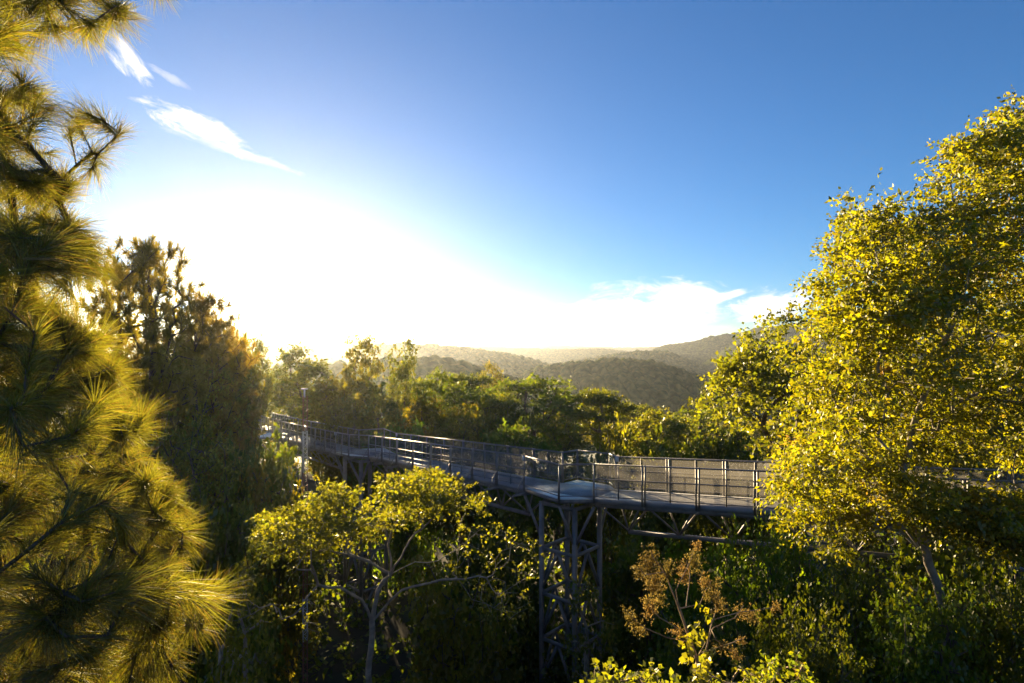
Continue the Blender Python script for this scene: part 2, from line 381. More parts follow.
def railing(a, b, glass=False, mod=1.95, brace=None, endplate=False):
    """one straight run of railing between two points of its top rail"""
    L = np.linalg.norm(b-a); t = (b-a)/L; n = max(1, round(L/mod)); hdir = np.array((t[0], t[1], 0)); hdir /= np.linalg.norm(hdir)
    side = np.array((hdir[1], -hdir[0], 0))
    rl = mk()
    rl.tube(a, b, .032, 8)
    r = part(rl, 'railing', M['steel'])
    part(mk().tube(dn(a, RH-.10), dn(b, RH-.10), .02, 6), 'bottom_rail', M['steel'], r)
    if not glass:
        part(mk().tube(dn(a, RH*.42)+side*.012, dn(b, RH*.42)+side*.012, .022, 6), 'middle_rail', M['steel'], r)
        part(mk().tube(dn(a, RH*.73), dn(b, RH*.73), .018, 6), 'middle_rail', M['steel'], r)
    for i in range(n+1):
        p = a+(b-a)*i/n
        for s in ((-.05, .05) if 0 < i < n and not glass else (.0,)):
            q0 = p+t*s
            pm = mk().bar(dn(q0, RH+DT*.9)+side*.06, q0+side*.012+UP*.03, .05, .075)
            part(pm, 'post', M['steel'], r)
        if i < n and not glass:
            c = a+(b-a)*(i+.5)/n
            part(mk().bar(dn(c, RH-.03), c, .035, .05), 'slim_post', M['steel'], r)
        if i < n:
            p0 = a+(b-a)*(i+.03)/n; p1 = a+(b-a)*(i+.97)/n
            V = np.array([dn(p0, RH-.12), dn(p1, RH-.12), dn(p1, .05), dn(p0, .05)])-side*.03
            pn = mk().add(V, [(0, 1, 2, 3)]) if not glass else mk().add(np.vstack((V, V-side*.012)), [(0, 1, 2, 3), (7, 6, 5, 4), (1, 0, 4, 5), (2, 1, 5, 6), (3, 2, 6, 7), (0, 3, 7, 4)])
            part(pn, 'glass_panel' if glass else 'mesh_panel', M['glass'] if glass else M['mesh'], r)
        if brace:
            foot = dn(p, RH+DT+.09)+side*.55*brace
            bm = mk().tube(foot-side*1.0*brace, foot+side*.06*brace, .055, 8)
            bm.tube(foot, dn(p, RH*.62)+side*.05*brace, .025, 6)
            part(bm, 'raking_brace', M['steel'], r)
    return r
railing(N0, N1); railing(N1, N2, brace=1); railing(N3, A, brace=1); railing(CC, CE)
railing(N2, B2, True, 1.6); railing(B2, N3, True, 1.6); railing(A, B, True, 2.); railing(B, CC, True, 2.)
railing(F1, F0); railing(Fb0, F1); railing(FA, Fl); railing(FE, FC)
railing(Fl, Fb1, True); railing(Fb1, Fb0, True); railing(FC, FB2, True); railing(FB2, FB1, True, 1.3); railing(FB1, FA, True, 1.3)
# end plates where a bay meets the run, white imitating light on them
for p, q in ((A, N3), (FC, FE), (Fl, FA), (N2, N1)):
    t = (q-p)/np.linalg.norm(q-p)
    part(mk().bar(p-UP*.09+t*.02, p-UP*.09+t*.14, .1, .2), 'rail_end_plate', M['white'])

def truss(a, b, fa, fb, drop=1.22, mod=1.95):
    """inverted three-chord truss under a run: two deck-edge beams, one bottom chord, V-shaped diagonals"""
    L = np.linalg.norm(b-a); n = max(2, round(L/mod))
    a, b, fa, fb = [dn(p, RH+DT) for p in (a, b, fa, fb)]
    bc = mk().tube((a+fa)/2-UP*drop+(b-a)*.5/n, (b+fb)/2-UP*drop-(b-a)*.5/n, .085, 10)
    tr = part(bc, 'truss_chord', M['steel'], walk, False)
    for p, q, s in ((a, b, 1), (fa, fb, -1)):
        inn = (fa-a)/np.linalg.norm(fa-a)*s*.1
        part(mk().bar(p-UP*.078+inn, q-UP*.078+inn, .09, .15), 'edge_beam', M['steel'], tr)
    for i in range(n):
        apex = (a+fa)/2-UP*(drop-.03)+(b-a)*(i+.5)/n
        for e0, e1 in ((a, b), (fa, fb)):
            for f in (i, i+1):
                top = e0+(e1-e0)*(f/n+(.06 if f == i else -.06)/n)-UP*.12
                top = top+(apex*np.array((1, 1, 0))+UP*top[2]-top)*.12
                part(mk().tube(apex, top, .037, 7), 'diagonal', M['steel'], tr)
        part(mk().bar(a+(b-a)*(i+1)/n-UP*.1, fa+(fb-fa)*(i+1)/n-UP*.1, .08, .1), 'cross_beam', M['steel'], tr)
truss(CC, CE, FC, FE); truss(N3, A, Fl, FA); truss(N1, N2, F1, Fb0)

# ------------------------------------------------------------ lattice support towers
def tower(Lg, Fg, Rg, ztop, label, step, rad, bays, org_z):
    Bk = Lg+Rg-Fg; P = [Lg, Fg, Rg, Bk]; cen = sum(P)/4
    zb = float(ground(cen[0], cen[1]))
    t = empty('support_tower', (cen[0], cen[1], zb)); tag(t, label, 'tower', 'lattice towers carrying the walkway')
    og = (cen[0], cen[1], zb)
    P = [np.array((p[0], p[1], 0.)) for p in P]
    for p in P:
        zz = float(ground(p[0], p[1]))-.3
        MB(og).tube(p+UP*zz, p+UP*ztop, rad, 10).build('leg', M['steel'], t, False)
    z = org_z; zs = []
    while z > zb+.6: zs.append(z); z -= step
    for k, z in enumerate(zs):
        rb = MB(og)
        for i in range(4): rb.tube(P[i]+UP*z, P[(i+1) % 4]+UP*z, rad*.72, 8)
        ring = rb.build('ring_brace', M['steel'], t)
        zl = z-step if z-step > zb-.5 else zb
        for i in range(4):
            a, b = P[i], P[(i+1) % 4]; mid = (a+b)/2
            db = MB(og).tube(mid+UP*z, a+UP*(zl+.1), rad*.6, 7).tube(mid+UP*z, b+UP*(zl+.1), rad*.6, 7)
            db.build('diagonal', M['steel'], ring)
    # spreading struts that carry the bays
    cap = MB(og)
    for tip in bays:
        k = min(range(4), key=lambda i: np.linalg.norm((P[i]-tip)[:2]))
        cap.tube(P[k]+UP*(ztop-1.5), tip, rad*.55, 7)
    for i in range(4): cap.tube(P[i]+UP*(ztop-.06), P[(i+1) % 4]+UP*(ztop-.06), rad*.8, 8)
    cap.build('bay_strut', M['steel'], t)
z0 = dn(A)[2]-DT-.2
l = at(541.6, 0, 22.9); f = at(574.7, 0, 21.9); r = at(599.6, 0, 23.1)
tips = [dn(p, RH+.32) for p in (A, B, CC, FA, FB1, FB2)]
tower(l, f, r, z0, 'grey lattice steel tower under the glass bay nearest the dry seed plant', 1.82, .105, tips, -(553-350)/FPX*22.3)
l = at(345, 0, 37.2); f = at(361, 0, 36.0); r = at(386, 0, 37.4)
tips = [dn(p, RH+.32) for p in (N2, B2, N3, Fl, Fb1)]
tower(l, f, r, dn(N3)[2]-DT-.2, 'lattice steel tower half hidden behind the spreading flat-topped tree', 2.4, .13, tips, -(512-350)/FPX*37)
l = at(278, 0, 48.5); f = at(290, 0, 47.2); r = at(303, 0, 48.6)
tips = [dn(p, RH+.32) for p in (N1, E1)]
tower(l, f, r, dn(N1)[2]-DT-.2, 'faint lattice steel tower in the shade below the far end of the walkway', 2.4, .12, tips, -(490-350)/FPX*48)

# ------------------------------------------------------------ slender red and white mast
def mast():
    d = 20.; c = at(304.5, 0, d); zb = float(ground(c[0], c[1])); og = (c[0], c[1], zb)
    t = empty('lattice_mast', og); tag(t, 'very thin guyed mast painted red and white in front of the far walkway end', 'mast')
    tri = [np.array((c[0]+.095*math.cos(a), c[1]+.095*math.sin(a), 0)) for a in (.4, .4+2.094, .4+4.189)]
    zof = lambda py: -(py-HOR)/FPX*d
    segs = [(396, 431, 'red'), (431, 472, 'white'), (472, 598, 'red'), (598, 641, 'white')]
    for y0, y1, mt in segs+[(641, 350+(-zb)/d*FPX, 'red')]:
        a, b = zof(y0), max(zof(y1), zb)
        if a <= b: continue
        m = MB(og); n = max(1, round((a-b)/.3))
        for i in range(3): m.tube(tri[i]+UP*b, tri[i]+UP*a, .012, 6)
        for k in range(n):
            for i in range(3):
                u, v = tri[i], tri[(i+1) % 3]; h0 = b+(a-b)*k/n; h1 = b+(a-b)*(k+1)/n
                m.tube(u+UP*h0, v+UP*(h0+h1)/2, .007, 5); m.tube(v+UP*(h0+h1)/2, u+UP*h1, .007, 5)
        m.build('mast_section', M[mt], t)
    top = zof(396); m = MB(og); m.tube(c*np.array((1, 1, 0))+UP*(top-.05), c*np.array((1, 1, 0))+UP*(top+.25), .03, 8)
    m.bar(c*np.array((1, 1, 0))+UP*(top+.25)+np.array((-.11, 0, 0)), c*np.array((1, 1, 0))+UP*(top+.25)+np.array((.11, 0, 0)), .06, .04)
    m.build('top_lamp', M['white'], t)
mast()
# ------------------------------------------------------------ plants: skeletons, limbs, leaves
def grow(paths, targets, rng, bf=.35, seg=.8, sag=.0, wob=.12, attach=.35):
    """paths: trunk polyline(s); targets: twig points joined one by one to the nearest limb (short total path from the root preferred)"""
    P = []; par = []; pl = []; ok = []
    for k, path in enumerate(paths):
        path = np.asarray(path, float)
        if k == 0: last = -1; prev = None
        else:
            last = int(np.argmin(np.linalg.norm(np.array(P)-path[0], axis=1))); prev = P[last]; path = path[1:]
        tot = sum(np.linalg.norm(path[i+1]-path[i]) for i in range(len(path)-1)) or 1.; run = 0
        for i, p in enumerate(path):
            if prev is None: P.append(p); par.append(-1); pl.append(0.); ok.append(False); last = 0; prev = p; continue
            dist = np.linalg.norm(p-prev); m = max(1, int(math.ceil(dist/seg)))
            pp = prev
            for j in range(1, m+1):
                qn = prev+(p-prev)*j/m+(rng.normal(0, wob*.35, 3)*min(seg, 1) if j < m else 0)
                P.append(qn); par.append(last); pl.append(pl[last]+np.linalg.norm(qn-pp)); run += dist/m
                ok.append(k > 0 or run/tot > attach); last = len(P)-1; pp = qn
            prev = p
    nT = len(targets); N = len(P); cap = N+nT*14
    PA = np.zeros((cap, 3)); PA[:N] = P; PL = np.zeros(cap); PL[:N] = pl; OK = np.zeros(cap, bool); OK[:N] = ok; PR = np.full(cap, -1); PR[:N] = par
    targets = np.asarray(targets, float); alive = np.ones(nT, bool)
    cost = np.full(nT, 1e9); bp = np.zeros(nT, int)
    def relax(i):
        if not OK[i]: return
        c = np.linalg.norm(targets-PA[i], axis=1)+bf*PL[i]; b = c < cost; cost[b] = c[b]; bp[b] = i
    for i in range(N): relax(i)
    tips = []
    for _ in range(nT):
        j = int(np.argmin(np.where(alive, cost, 1e12)))
        alive[j] = False; i = bp[j]; a = PA[i].copy(); b = targets[j]; dist = np.linalg.norm(b-a)
        m = max(1, min(12, int(math.ceil(dist/seg)))); last = i
        # leave the limb roughly along its own heading, then bend to the target
        hd = a-PA[PR[i]] if PR[i] >= 0 else UP; hn = np.linalg.norm(hd); hd = hd/hn if hn > 0 else UP
        ctrl = a+hd*dist*.4+UP*sag*dist; 
        for k in range(1, m+1):
            t = k/m; q = (1-t)**2*a+2*t*(1-t)*ctrl+t*t*b
            if k < m: q = q+rng.normal(0, wob*.3, 3)*dist/m
            PA[N] = q; PR[N] = last; PL[N] = PL[last]+np.linalg.norm(q-PA[last]); OK[N] = True; relax(N); last = N; N += 1
            if N >= cap-20: break
        tips.append(last)
        if N >= cap-20: break
    return PA[:N], PR[:N], np.array(tips)

def radii(P, par, r_root, r_tip):
    n = len(P); acc = np.zeros(n); kids = np.zeros(n, int)
    for i in range(n-1, 0, -1):
        if kids[i] == 0: acc[i] = 1
        acc[par[i]] += acc[i]; kids[par[i]] += 1
    e = math.log(r_root/r_tip)/math.log(max(acc[0], 2))
    return r_tip*np.maximum(acc, 1)**e

def limbs_mesh(name, P, par, r, mat, org, sides=6, rmin=0.):
    n = len(P); kids = [[] for _ in range(n)]
    for i in range(1, n): kids[par[i]].append(i)
    V = []; F = []; nv = 0; stack = [(0, None)]; an = np.arange(sides)*2*np.pi/sides; ca = np.cos(an)[:, None]; sa = np.sin(an)[:, None]; i0 = np.arange(sides); i1 = (i0+1) % sides
    while stack:
        s, pa = stack.pop(); chain = [s] if pa is None else [pa, s]; c = s
        while kids[c]:
            ks = sorted(kids[c], key=lambda i: -r[i])
            for q in ks[1:]: stack.append((q, c))
            c = ks[0]; chain.append(c)
        if len(chain) < 2: continue
        if rmin and r[chain[1]] < rmin: continue
        pts = P[chain]; rad = r[chain].copy()
        if pa is not None: rad[0] = rad[1]*1.15
        rad[-1] *= .5
        tg = np.gradient(pts, axis=0); tg /= np.maximum(np.linalg.norm(tg, axis=1), 1e-9)[:, None]
        ref = np.eye(3)[np.argmin(np.abs(tg).max(0))]
        u = np.cross(tg, ref); u /= np.maximum(np.linalg.norm(u, axis=1), 1e-9)[:, None]; v = np.cross(tg, u)
        ring = pts[:, None, :]+(ca[None]*u[:, None, :]+sa[None]*v[:, None, :])*rad[:, None, None]
        V.append(ring.reshape(-1, 3)); k = len(chain)
        base = nv+np.arange(k-1)[:, None]*sides
        F.append(np.stack((base+i0, base+i1, base+sides+i1, base+sides+i0), -1).reshape(-1, 4)); nv += k*sides
    return new_mesh(name, np.concatenate(V)-np.asarray(org), [np.concatenate(F)], mat, True)

def nrm(a): return a/np.maximum(np.linalg.norm(a, axis=-1, keepdims=True), 1e-9)

def leaves(Cn, Dr, rng, k=3, m=6, tl=.8, size=.12, wid=.32, up=.2, droop=.25, flat=.7, out=.8, fold=.12):
    """sprays of leaves: k twigs at every point, m leaves along each twig"""
    n = len(Cn); td = nrm(rng.normal(size=(n, k, 3))*np.array((1, 1, flat))+Dr[:, None, :]*out)
    t = (np.arange(m)+rng.random((n, k, m)))/m
    ln = tl*(.5+.8*rng.random((n, k, 1)))
    pos = Cn[:, None, None, :]+td[:, :, None, :]*(t*ln)[..., None]+rng.normal(0, .05*tl, (n, k, m, 3))
    pos[..., 2] -= (t*ln)**2/tl*droop*.6
    a = nrm(td[:, :, None, :]*.7+rng.normal(0, .6, (n, k, m, 3))-np.array((0, 0, droop)))
    nn = rng.normal(size=(n, k, m, 3))*.6+np.array((0, 0, up)); sd = nrm(np.cross(a, nn)); nn = np.cross(sd, a)
    s = (size*(.65+.7*rng.random((n, k, m))))[..., None]
    V = np.stack((pos, pos+a*s*.45+sd*s*wid+nn*s*fold, pos+a*s, pos+a*s*.45-sd*s*wid+nn*s*fold), -2).reshape(-1, 3)
    return V, np.arange(len(V)).reshape(-1, 4)

def needles(Cn, Dr, rng, m=120, L=.24, wdt=.003, shoot=.22, lo=25, hi=70, sag=.12):
    n = len(Cn); Dr = nrm(Dr)
    t = rng.random((n, m))**.7; a = np.radians(lo+(hi-lo)*rng.random((n, m))*(1.15-t*.6))
    pr = nrm(np.cross(Dr[:, None, :], rng.normal(size=(n, m, 3))))
    d = nrm(Dr[:, None, :]*np.cos(a)[..., None]+pr*np.sin(a)[..., None])
    b = Cn[:, None, :]+Dr[:, None, :]*((t-1)*shoot)[..., None]
    l = (L*(.75+.4*rng.random((n, m)))*(.62+.55*rng.random((n, 1))))[..., None]
    mid = b+d*l*.5-np.array((0, 0, 1))*l*sag*.25; tip = b+d*l-np.array((0, 0, 1))*l*sag
    sd = nrm(np.cross(d, rng.normal(size=(n, m, 3))))*wdt*.5
    V = np.stack((b-sd, b+sd, mid+sd*.9, mid-sd*.9, tip+sd*.25, tip-sd*.25), -2).reshape(-1, 3)
    i = np.arange(n*m)[:, None]*6
    return V, np.concatenate((i+np.array((0, 1, 2, 3)), i+np.array((3, 2, 4, 5))))

def inpoly(px, py, poly):
    poly = np.asarray(poly, float); r = np.zeros(len(px), bool); x0, y0 = poly[-1]
    for x1, y1 in poly:
        c = ((y1 > py) != (y0 > py)) & (px < (x0-x1)*(py-y1)/((y0-y1) if y0 != y1 else 1e-9)+x1); r ^= c; x0, y0 = x1, y1
    return r
def edged(px, py, poly):
    poly = np.asarray(poly, float); best = np.full(len(px), 1e9)
    for (x0, y0), (x1, y1) in zip(poly, np.roll(poly, -1, 0)):
        dx, dy = x1-x0, y1-y0; t = np.clip(((px-x0)*dx+(py-y0)*dy)/(dx*dx+dy*dy+1e-9), 0, 1)
        best = np.minimum(best, np.hypot(px-x0-t*dx, py-y0-t*dy))
    return best
def crown_points(poly, d, half, n, rng, clump=0, spread=18, front=1.):
    """points filling a crown of real depth whose outline is the given one; thinner towards the outline"""
    poly = np.asarray(poly, float); lo = poly.min(0); hi = poly.max(0); out = []
    ctr = None
    if clump:
        q = rng.random((clump*30, 2))*(hi-lo)+lo; q = q[inpoly(q[:, 0], q[:, 1], poly)][:clump]; ctr = q
        cd = rng.uniform(-1, 1, len(q))
    X = []; n0 = n; n = max(n, 200)
    while sum(len(x) for x in X) < n:
        if clump:
            i = rng.integers(0, len(ctr), n); q = ctr[i]+rng.normal(0, spread, (n, 2))*np.array((1, .6)); dd = cd[i]+rng.normal(0, .3, n)
        else: q = rng.random((n, 2))*(hi-lo)+lo; dd = rng.uniform(-1, 1, n)
        m = inpoly(q[:, 0], q[:, 1], poly); q = q[m]; dd = dd[m]
        if not len(q): continue
        e = edged(q[:, 0], q[:, 1], poly); th = half*np.sqrt(np.clip(e/(.5*e.max()+1e-6), .04, 1))
        D = d+np.clip(dd, -1.1, 1.1)*th
        X.append(np.stack(((q[:, 0]-512)/FPX*D, D, -(q[:, 1]-HOR)/FPX*D), 1))
    return np.concatenate(X)[:n0]

# leaf materials (real leaf albedos)
M['leaf_gold'] = leaf_mat('gold_green_leaf', [(.07, .10, .009), (.165, .175, .010), (.10, .135, .010), (.20, .185, .011), (.14, .165, .010)], (2.3, 2.1, .4), .6, .05, .5, ((.20, .085, .02), .55, .66), 1.1)
M['leaf_lime'] = leaf_mat('lime_leaf', [(.125, .135, .010), (.165, .165, .012), (.09, .115, .010)], (2.0, 1.85, .5), .58, .05)
M['leaf_mid'] = leaf_mat('mid_green_leaf', [(.065, .085, .013), (.09, .108, .015), (.115, .115, .016), (.075, .08, .013)], (2.9, 2.4, .5), .55, .05)
M['leaf_dark'] = leaf_mat('dark_green_leaf', [(.05, .08, .010), (.07, .10, .011), (.085, .10, .010), (.055, .085, .012)], (2.9, 2.4, .4), .55, .05)
M['leaf_green'] = leaf_mat('fresh_green_leaf', [(.07, .125, .012), (.09, .14, .013), (.11, .15, .014), (.07, .10, .012)], (2.4, 2.3, .5), .55, .05)
M['leaf_olive'] = leaf_mat('olive_leaf', [(.10, .095, .010), (.14, .12, .012), (.115, .12, .012)], (2.5, 2.2, .4), .6, .04)
M['needle'] = leaf_mat('long_pine_needle', [(.11, .115, .018), (.15, .15, .022), (.09, .105, .018), (.17, .165, .03), (.13, .12, .02), (.15, .095, .035)], (2.1, 1.85, .6), .55, .05, .45, None, 1.6)
M['needle_far'] = leaf_mat('pine_needle', [(.12, .11, .012), (.15, .13, .013), (.11, .11, .012)], (2.6, 2.1, .4), .6, .05)
M['seed'] = leaf_mat('dry_seed_head', [(.27, .205, .05), (.34, .26, .075), (.20, .145, .04)], (1.3, 1.15, .9), .42, .02)

def plant(name, base, label, cat, group=None):
    t = empty(name, base); return tag(t, label, cat, group)

# ---- kinds of forest tree, built once about the origin and copied
def extent(V): return float(np.percentile(V[:, 2], 99.7)), float(np.percentile(np.hypot(V[:, 0], V[:, 1]), 96))
def blob_points(blobs, n, rng):
    """points in a union of flattened balls, denser towards their skins; blobs: (x,y,z,rx,rz)"""
    w_ = np.array([b[3]**2*b[4] for b in blobs]); i = rng.choice(len(blobs), n, p=w_/w_.sum()); b = np.array(blobs)[i]
    v = nrm(rng.normal(size=(n, 3)))*(rng.random((n, 1))**.45)
    return b[:, :3]+v*b[:, [3, 3, 4]]
def kind_round(seed, H, R, base, nt, nb, flat=.7, size=.3, mat='leaf_mid', k=4, m=6, tl=.9, lean=.3, bark='bark', tall=1.):
    rng = np.random.default_rng(seed); blobs = []
    for i in range(nb):
        f = (i+.5)/nb; z = H*(base+(1-base)*(.15+.8*f)); rad = R*math.sqrt(max(.05, 1-((f-.35)/.75)**2))*(.35+.65*rng.random()); an = i*2.4+rng.random()
        s = R*(.34+.24*rng.random())*(1.05-.35*f)
        blobs.append((rad*.75*math.cos(an), rad*.75*math.sin(an), min(z, H-s*flat*.9), s, s*flat*tall))
    tg = blob_points(blobs, nt, rng)
    tr = [(0, 0, -.6), (rng.normal(0, lean)*.5, rng.normal(0, lean)*.5, H*base*.6), (rng.normal(0, lean), rng.normal(0, lean), H*(base+.15)), (rng.normal(0, lean), rng.normal(0, lean), H*.8)]
    P, par, tips = grow([tr], tg, rng, .3, 1.1, .0, .16, .45); r = radii(P, par, H*.017+.04, .02)
    lm = limbs_mesh('trunk', P, par, r, M[bark], (0, 0, 0), 5)
    V, Q = leaves(P[tips], nrm(P[tips]-P[np.maximum(par[tips], 0)]), rng, k, m, tl, size, .34, .2, .25, flat)
    return (lm, new_mesh('crown', V, [Q], M[mat]))+extent(V)
def kind_umbrella(seed, H, R, nt, layers, size=.26, mat='leaf_dark', bark='bark'):
    rng = np.random.default_rng(seed); blobs = []
    for (zf, rf, cnt) in layers:
        for i in range(cnt):
            an = i*2*math.pi/cnt+rng.random()*1.2+zf*9; rad = R*rf*(.55+.4*rng.random()) if cnt > 1 else 0
            s = R*(.26+.16*rng.random()); blobs.append((rad*math.cos(an), rad*math.sin(an), H*zf+rng.normal(0, .25), s, s*.25))
    tg = blob_points(blobs, nt, rng)
    tr = [(0, 0, -.6), (.2, .1, H*.3), (-.1, .2, H*.5), (.1, 0, H*.72)]
    P, par, tips = grow([tr], tg, rng, .25, 1.1, .12, .14, .5); r = radii(P, par, H*.018+.04, .02)
    lm = limbs_mesh('trunk', P, par, r, M[bark], (0, 0, 0), 5)
    V, Q = leaves(P[tips], nrm(P[tips]-P[np.maximum(par[tips], 0)]), rng, 4, 6, .8, size, .34, .35, .15, .35)
    return (lm, new_mesh('crown', V, [Q], M[mat]))+extent(V)
def kind_pine(seed, H, R, base, whorls, mat='needle_far', L=.45, wdt=.034, nn=44, gap=1.):
    rng = np.random.default_rng(seed); tg = []
    for i in range(whorls):
        f = (i+.4)/whorls; z = H*(base+(1-base)*f); rad = R*(.55+.9*f-1.15*f**3)*(.75+.5*rng.random())
        c = 5 if f < .8 else 4
        for j in range(c):
            an = j*2*math.pi/c+i*1.1+rng.normal(0, .25); rl = rad*(.65+.5*rng.random())
            if rng.random() < .12*gap: continue
            for s in (.35, .55, .8, 1.):
                for _ in range(3):
                    tg.append((math.cos(an)*rl*s+rng.normal(0, .42), math.sin(an)*rl*s+rng.normal(0, .42), z+.2*rl*s*s*2+rng.normal(0, .14)))
    tg += [(rng.normal(0, .3), rng.normal(0, .3), H*(1-.05*rng.random())) for _ in range(8)]
    tr = [(0, 0, -.6), (.1, 0, H*.4), (-.1, .1, H*.7), (0, 0, H*.97)]
    P, par, tips = grow([tr], np.array(tg), rng, .15, .9, .03, .12, base*.9); r = radii(P, par, H*.014+.04, .018)
    lm = limbs_mesh('trunk', P, par, r, M['pine_bark'], (0, 0, 0), 5)
    D = nrm(nrm(P[tips]-P[np.maximum(par[tips], 0)])+np.array((0, 0, .5)))
    V, Q = needles(P[tips], D, rng, nn, L, wdt, .35, 20, 85, .05)
    return (lm, new_mesh('crown', V, [Q], M[mat]))+extent(V)
KIND = {
    'oval': [kind_round(11, 14, 3.6, .32, 420, 13, .85, .30), kind_round(12, 15, 3.9, .30, 460, 15, .8, .30, 'leaf_olive'), kind_round(13, 16, 3.2, .35, 420, 14, 1.0, .28)],
    'broad': [kind_round(21, 12, 5.2, .34, 520, 14, .6, .30, 'leaf_dark'), kind_round(22, 12, 5.0, .30, 520, 15, .6, .30, 'leaf_mid')],
    'umbrella': [kind_umbrella(31, 15, 6.2, 430, [(.93, .45, 4), (.86, .95, 8), (.74, .7, 4), (.62, .8, 3)]), kind_umbrella(32, 14, 5.6, 400, [(.94, .4, 3), (.84, .95, 8), (.70, .85, 4)])],
    'pine': [kind_pine(41, 18, 3.6, .42, 11), kind_pine(42, 17, 3.2, .5, 9, gap=1.6), kind_pine(43, 16, 3.8, .3, 11)],
    'bush': [kind_round(51, 7, 3.6, .08, 420, 14, .7, .26, 'leaf_dark', 4, 6, .8), kind_round(52, 7, 3.4, .08, 420, 13, .7, .24, 'leaf_green', 4, 6, .8), kind_round(53, 7, 3.5, .06, 400, 13, .7, .24, 'leaf_olive', 4, 6, .8)],
    'leafy': [kind_round(14, 14, 3.6, .34, 230, 13, .8, .17, 'leaf_lime', 4, 7, .9), kind_round(15, 15, 3.9, .34, 230, 13, .8, .17, 'leaf_olive', 4, 7, .9), kind_round(16, 12, 5.0, .3, 260, 13, .6, .17, 'leaf_lime', 4, 7, .9)],
    'thicket': [kind_round(54, 7, 3.6, .08, 560, 15, .7, .13, 'leaf_dark', 6, 8, .75), kind_round(55, 7, 3.4, .08, 560, 14, .7, .125, 'leaf_green', 6, 8, .75)],
    'loose': [kind_round(61, 15, 3.4, .38, 240, 11, .7, .28, 'leaf_olive', 4, 6, .9, .6), kind_round(62, 14, 3.2, .4, 230, 10, .7, .28, 'leaf_mid', 4, 6, .9, .6)],
    'sapling': [kind_round(71, 9, 1.8, .45, 70, 8, .6, .2, 'leaf_olive', 3, 6, .7, .5, 'pale_bark'), kind_round(72, 10, 1.6, .5, 60, 7, .6, .2, 'leaf_mid', 3, 6, .7, .5, 'pale_bark')],
}
def forest(kind, var, px, py, d, wpx, label, name='forest_tree', cat='tree', group='forest trees around the walkway', rot=None):
    """a tree whose top stands in direction (px, py) at distance d, wpx/FPX*d metres wide, rooted in the ground there"""
    lm, cm, H, R = KIND[kind][var]; top = at(px, py, d); zb = float(ground(top[0], top[1])); h = top[2]-zb
    t = plant(name, (top[0], top[1], zb), label, cat, group)
    w_ = wpx/FPX*d/2/R; t.scale = (w_, w_, h/H); t.rotation_euler = (0, 0, (px*1.7+py*.9+d) % 6.28 if rot is None else rot)
    link('trunk', lm, t); link('crown', cm, t)
    return t
# ------------------------------------------------------------ the big near trees, each grown into its own outline
def hero(name, label, cat, paths, pts, rng, r_root, r_tip, leafmat, leafkw, bark='bark', bf=.3, seg=.6, sag=.05, wob=.14, attach=.35, sides=7, extra=None):
    base = np.asarray(paths[0][0], float)
    t = plant(name, base, label, cat)
    P, par, tips = grow(paths, pts, rng, bf, seg, sag, wob, attach); r = radii(P, par, r_root, r_tip)
    link('trunk', limbs_mesh('trunk', P, par, r, M[bark], base, sides), t)
    D = nrm(P[tips]-P[np.maximum(par[tips], 0)])
    if 'wdt' in leafkw:
        D = nrm(D+np.array((0, 0, .25))); V, Q = needles(P[tips], D, rng, **leafkw)
    else: V, Q = leaves(P[tips], D, rng, **leafkw)
    link('crown', new_mesh('crown', V-base, [Q], M[leafmat]), t)
    return t, P, par, tips
def gnd(px, d, dz=-.4):
    x = (px-512)/FPX*d; return np.array((x, d, float(ground(x, d))+dz))

# 1 long-needled pine filling the left edge
rng = np.random.default_rng(101)
low = [(-90, 205), (60, 215), (98, 246), (100, 265), (72, 300), (105, 330), (125, 400), (152, 428), (135, 460), (188, 498), (186, 545), (226, 578), (205, 628), (160, 640), (185, 690), (170, 760), (-90, 760)]
upp = [(-90, -60), (20, -60), (28, 20), (15, 75), (45, 82), (80, 110), (126, 128), (124, 152), (82, 175), (60, 200), (60, 230), (-90, 230)]
brs = [(20, -10), (60, -20), (95, -8), (132, 8), (98, 40), (60, 30), (30, 45)]
twg = [(118, -45), (150, -28), (176, -6), (160, -8), (120, -30)]
pts = np.vstack((crown_points(low, 4.3, 1.2, 900, rng, 170, 30), crown_points(upp, 4.4, 1.0, 190, rng, 40, 22), crown_points(brs, 4.2, .4, 22, rng), crown_points(twg, 4.4, .2, 5, rng)))
tb = np.array((-5.2, 5.0, float(ground(-5.2, 5.0))-.4))
hero('pine_tree', 'long-needled pine with glowing brush-like tufts filling the left edge', 'pine tree',
     [[tb, tb+np.array((.1, 0, 3)), (-5.0, 4.9, -1.5), (-4.9, 4.7, 1.5), (-4.8, 4.6, 4.2)]], pts, rng, .2, .006, 'needle', dict(m=150, L=.27, wdt=.0032, shoot=.24, lo=15, hi=62, sag=.22), 'pine_bark', .12, .35, -.04, .1, .1)

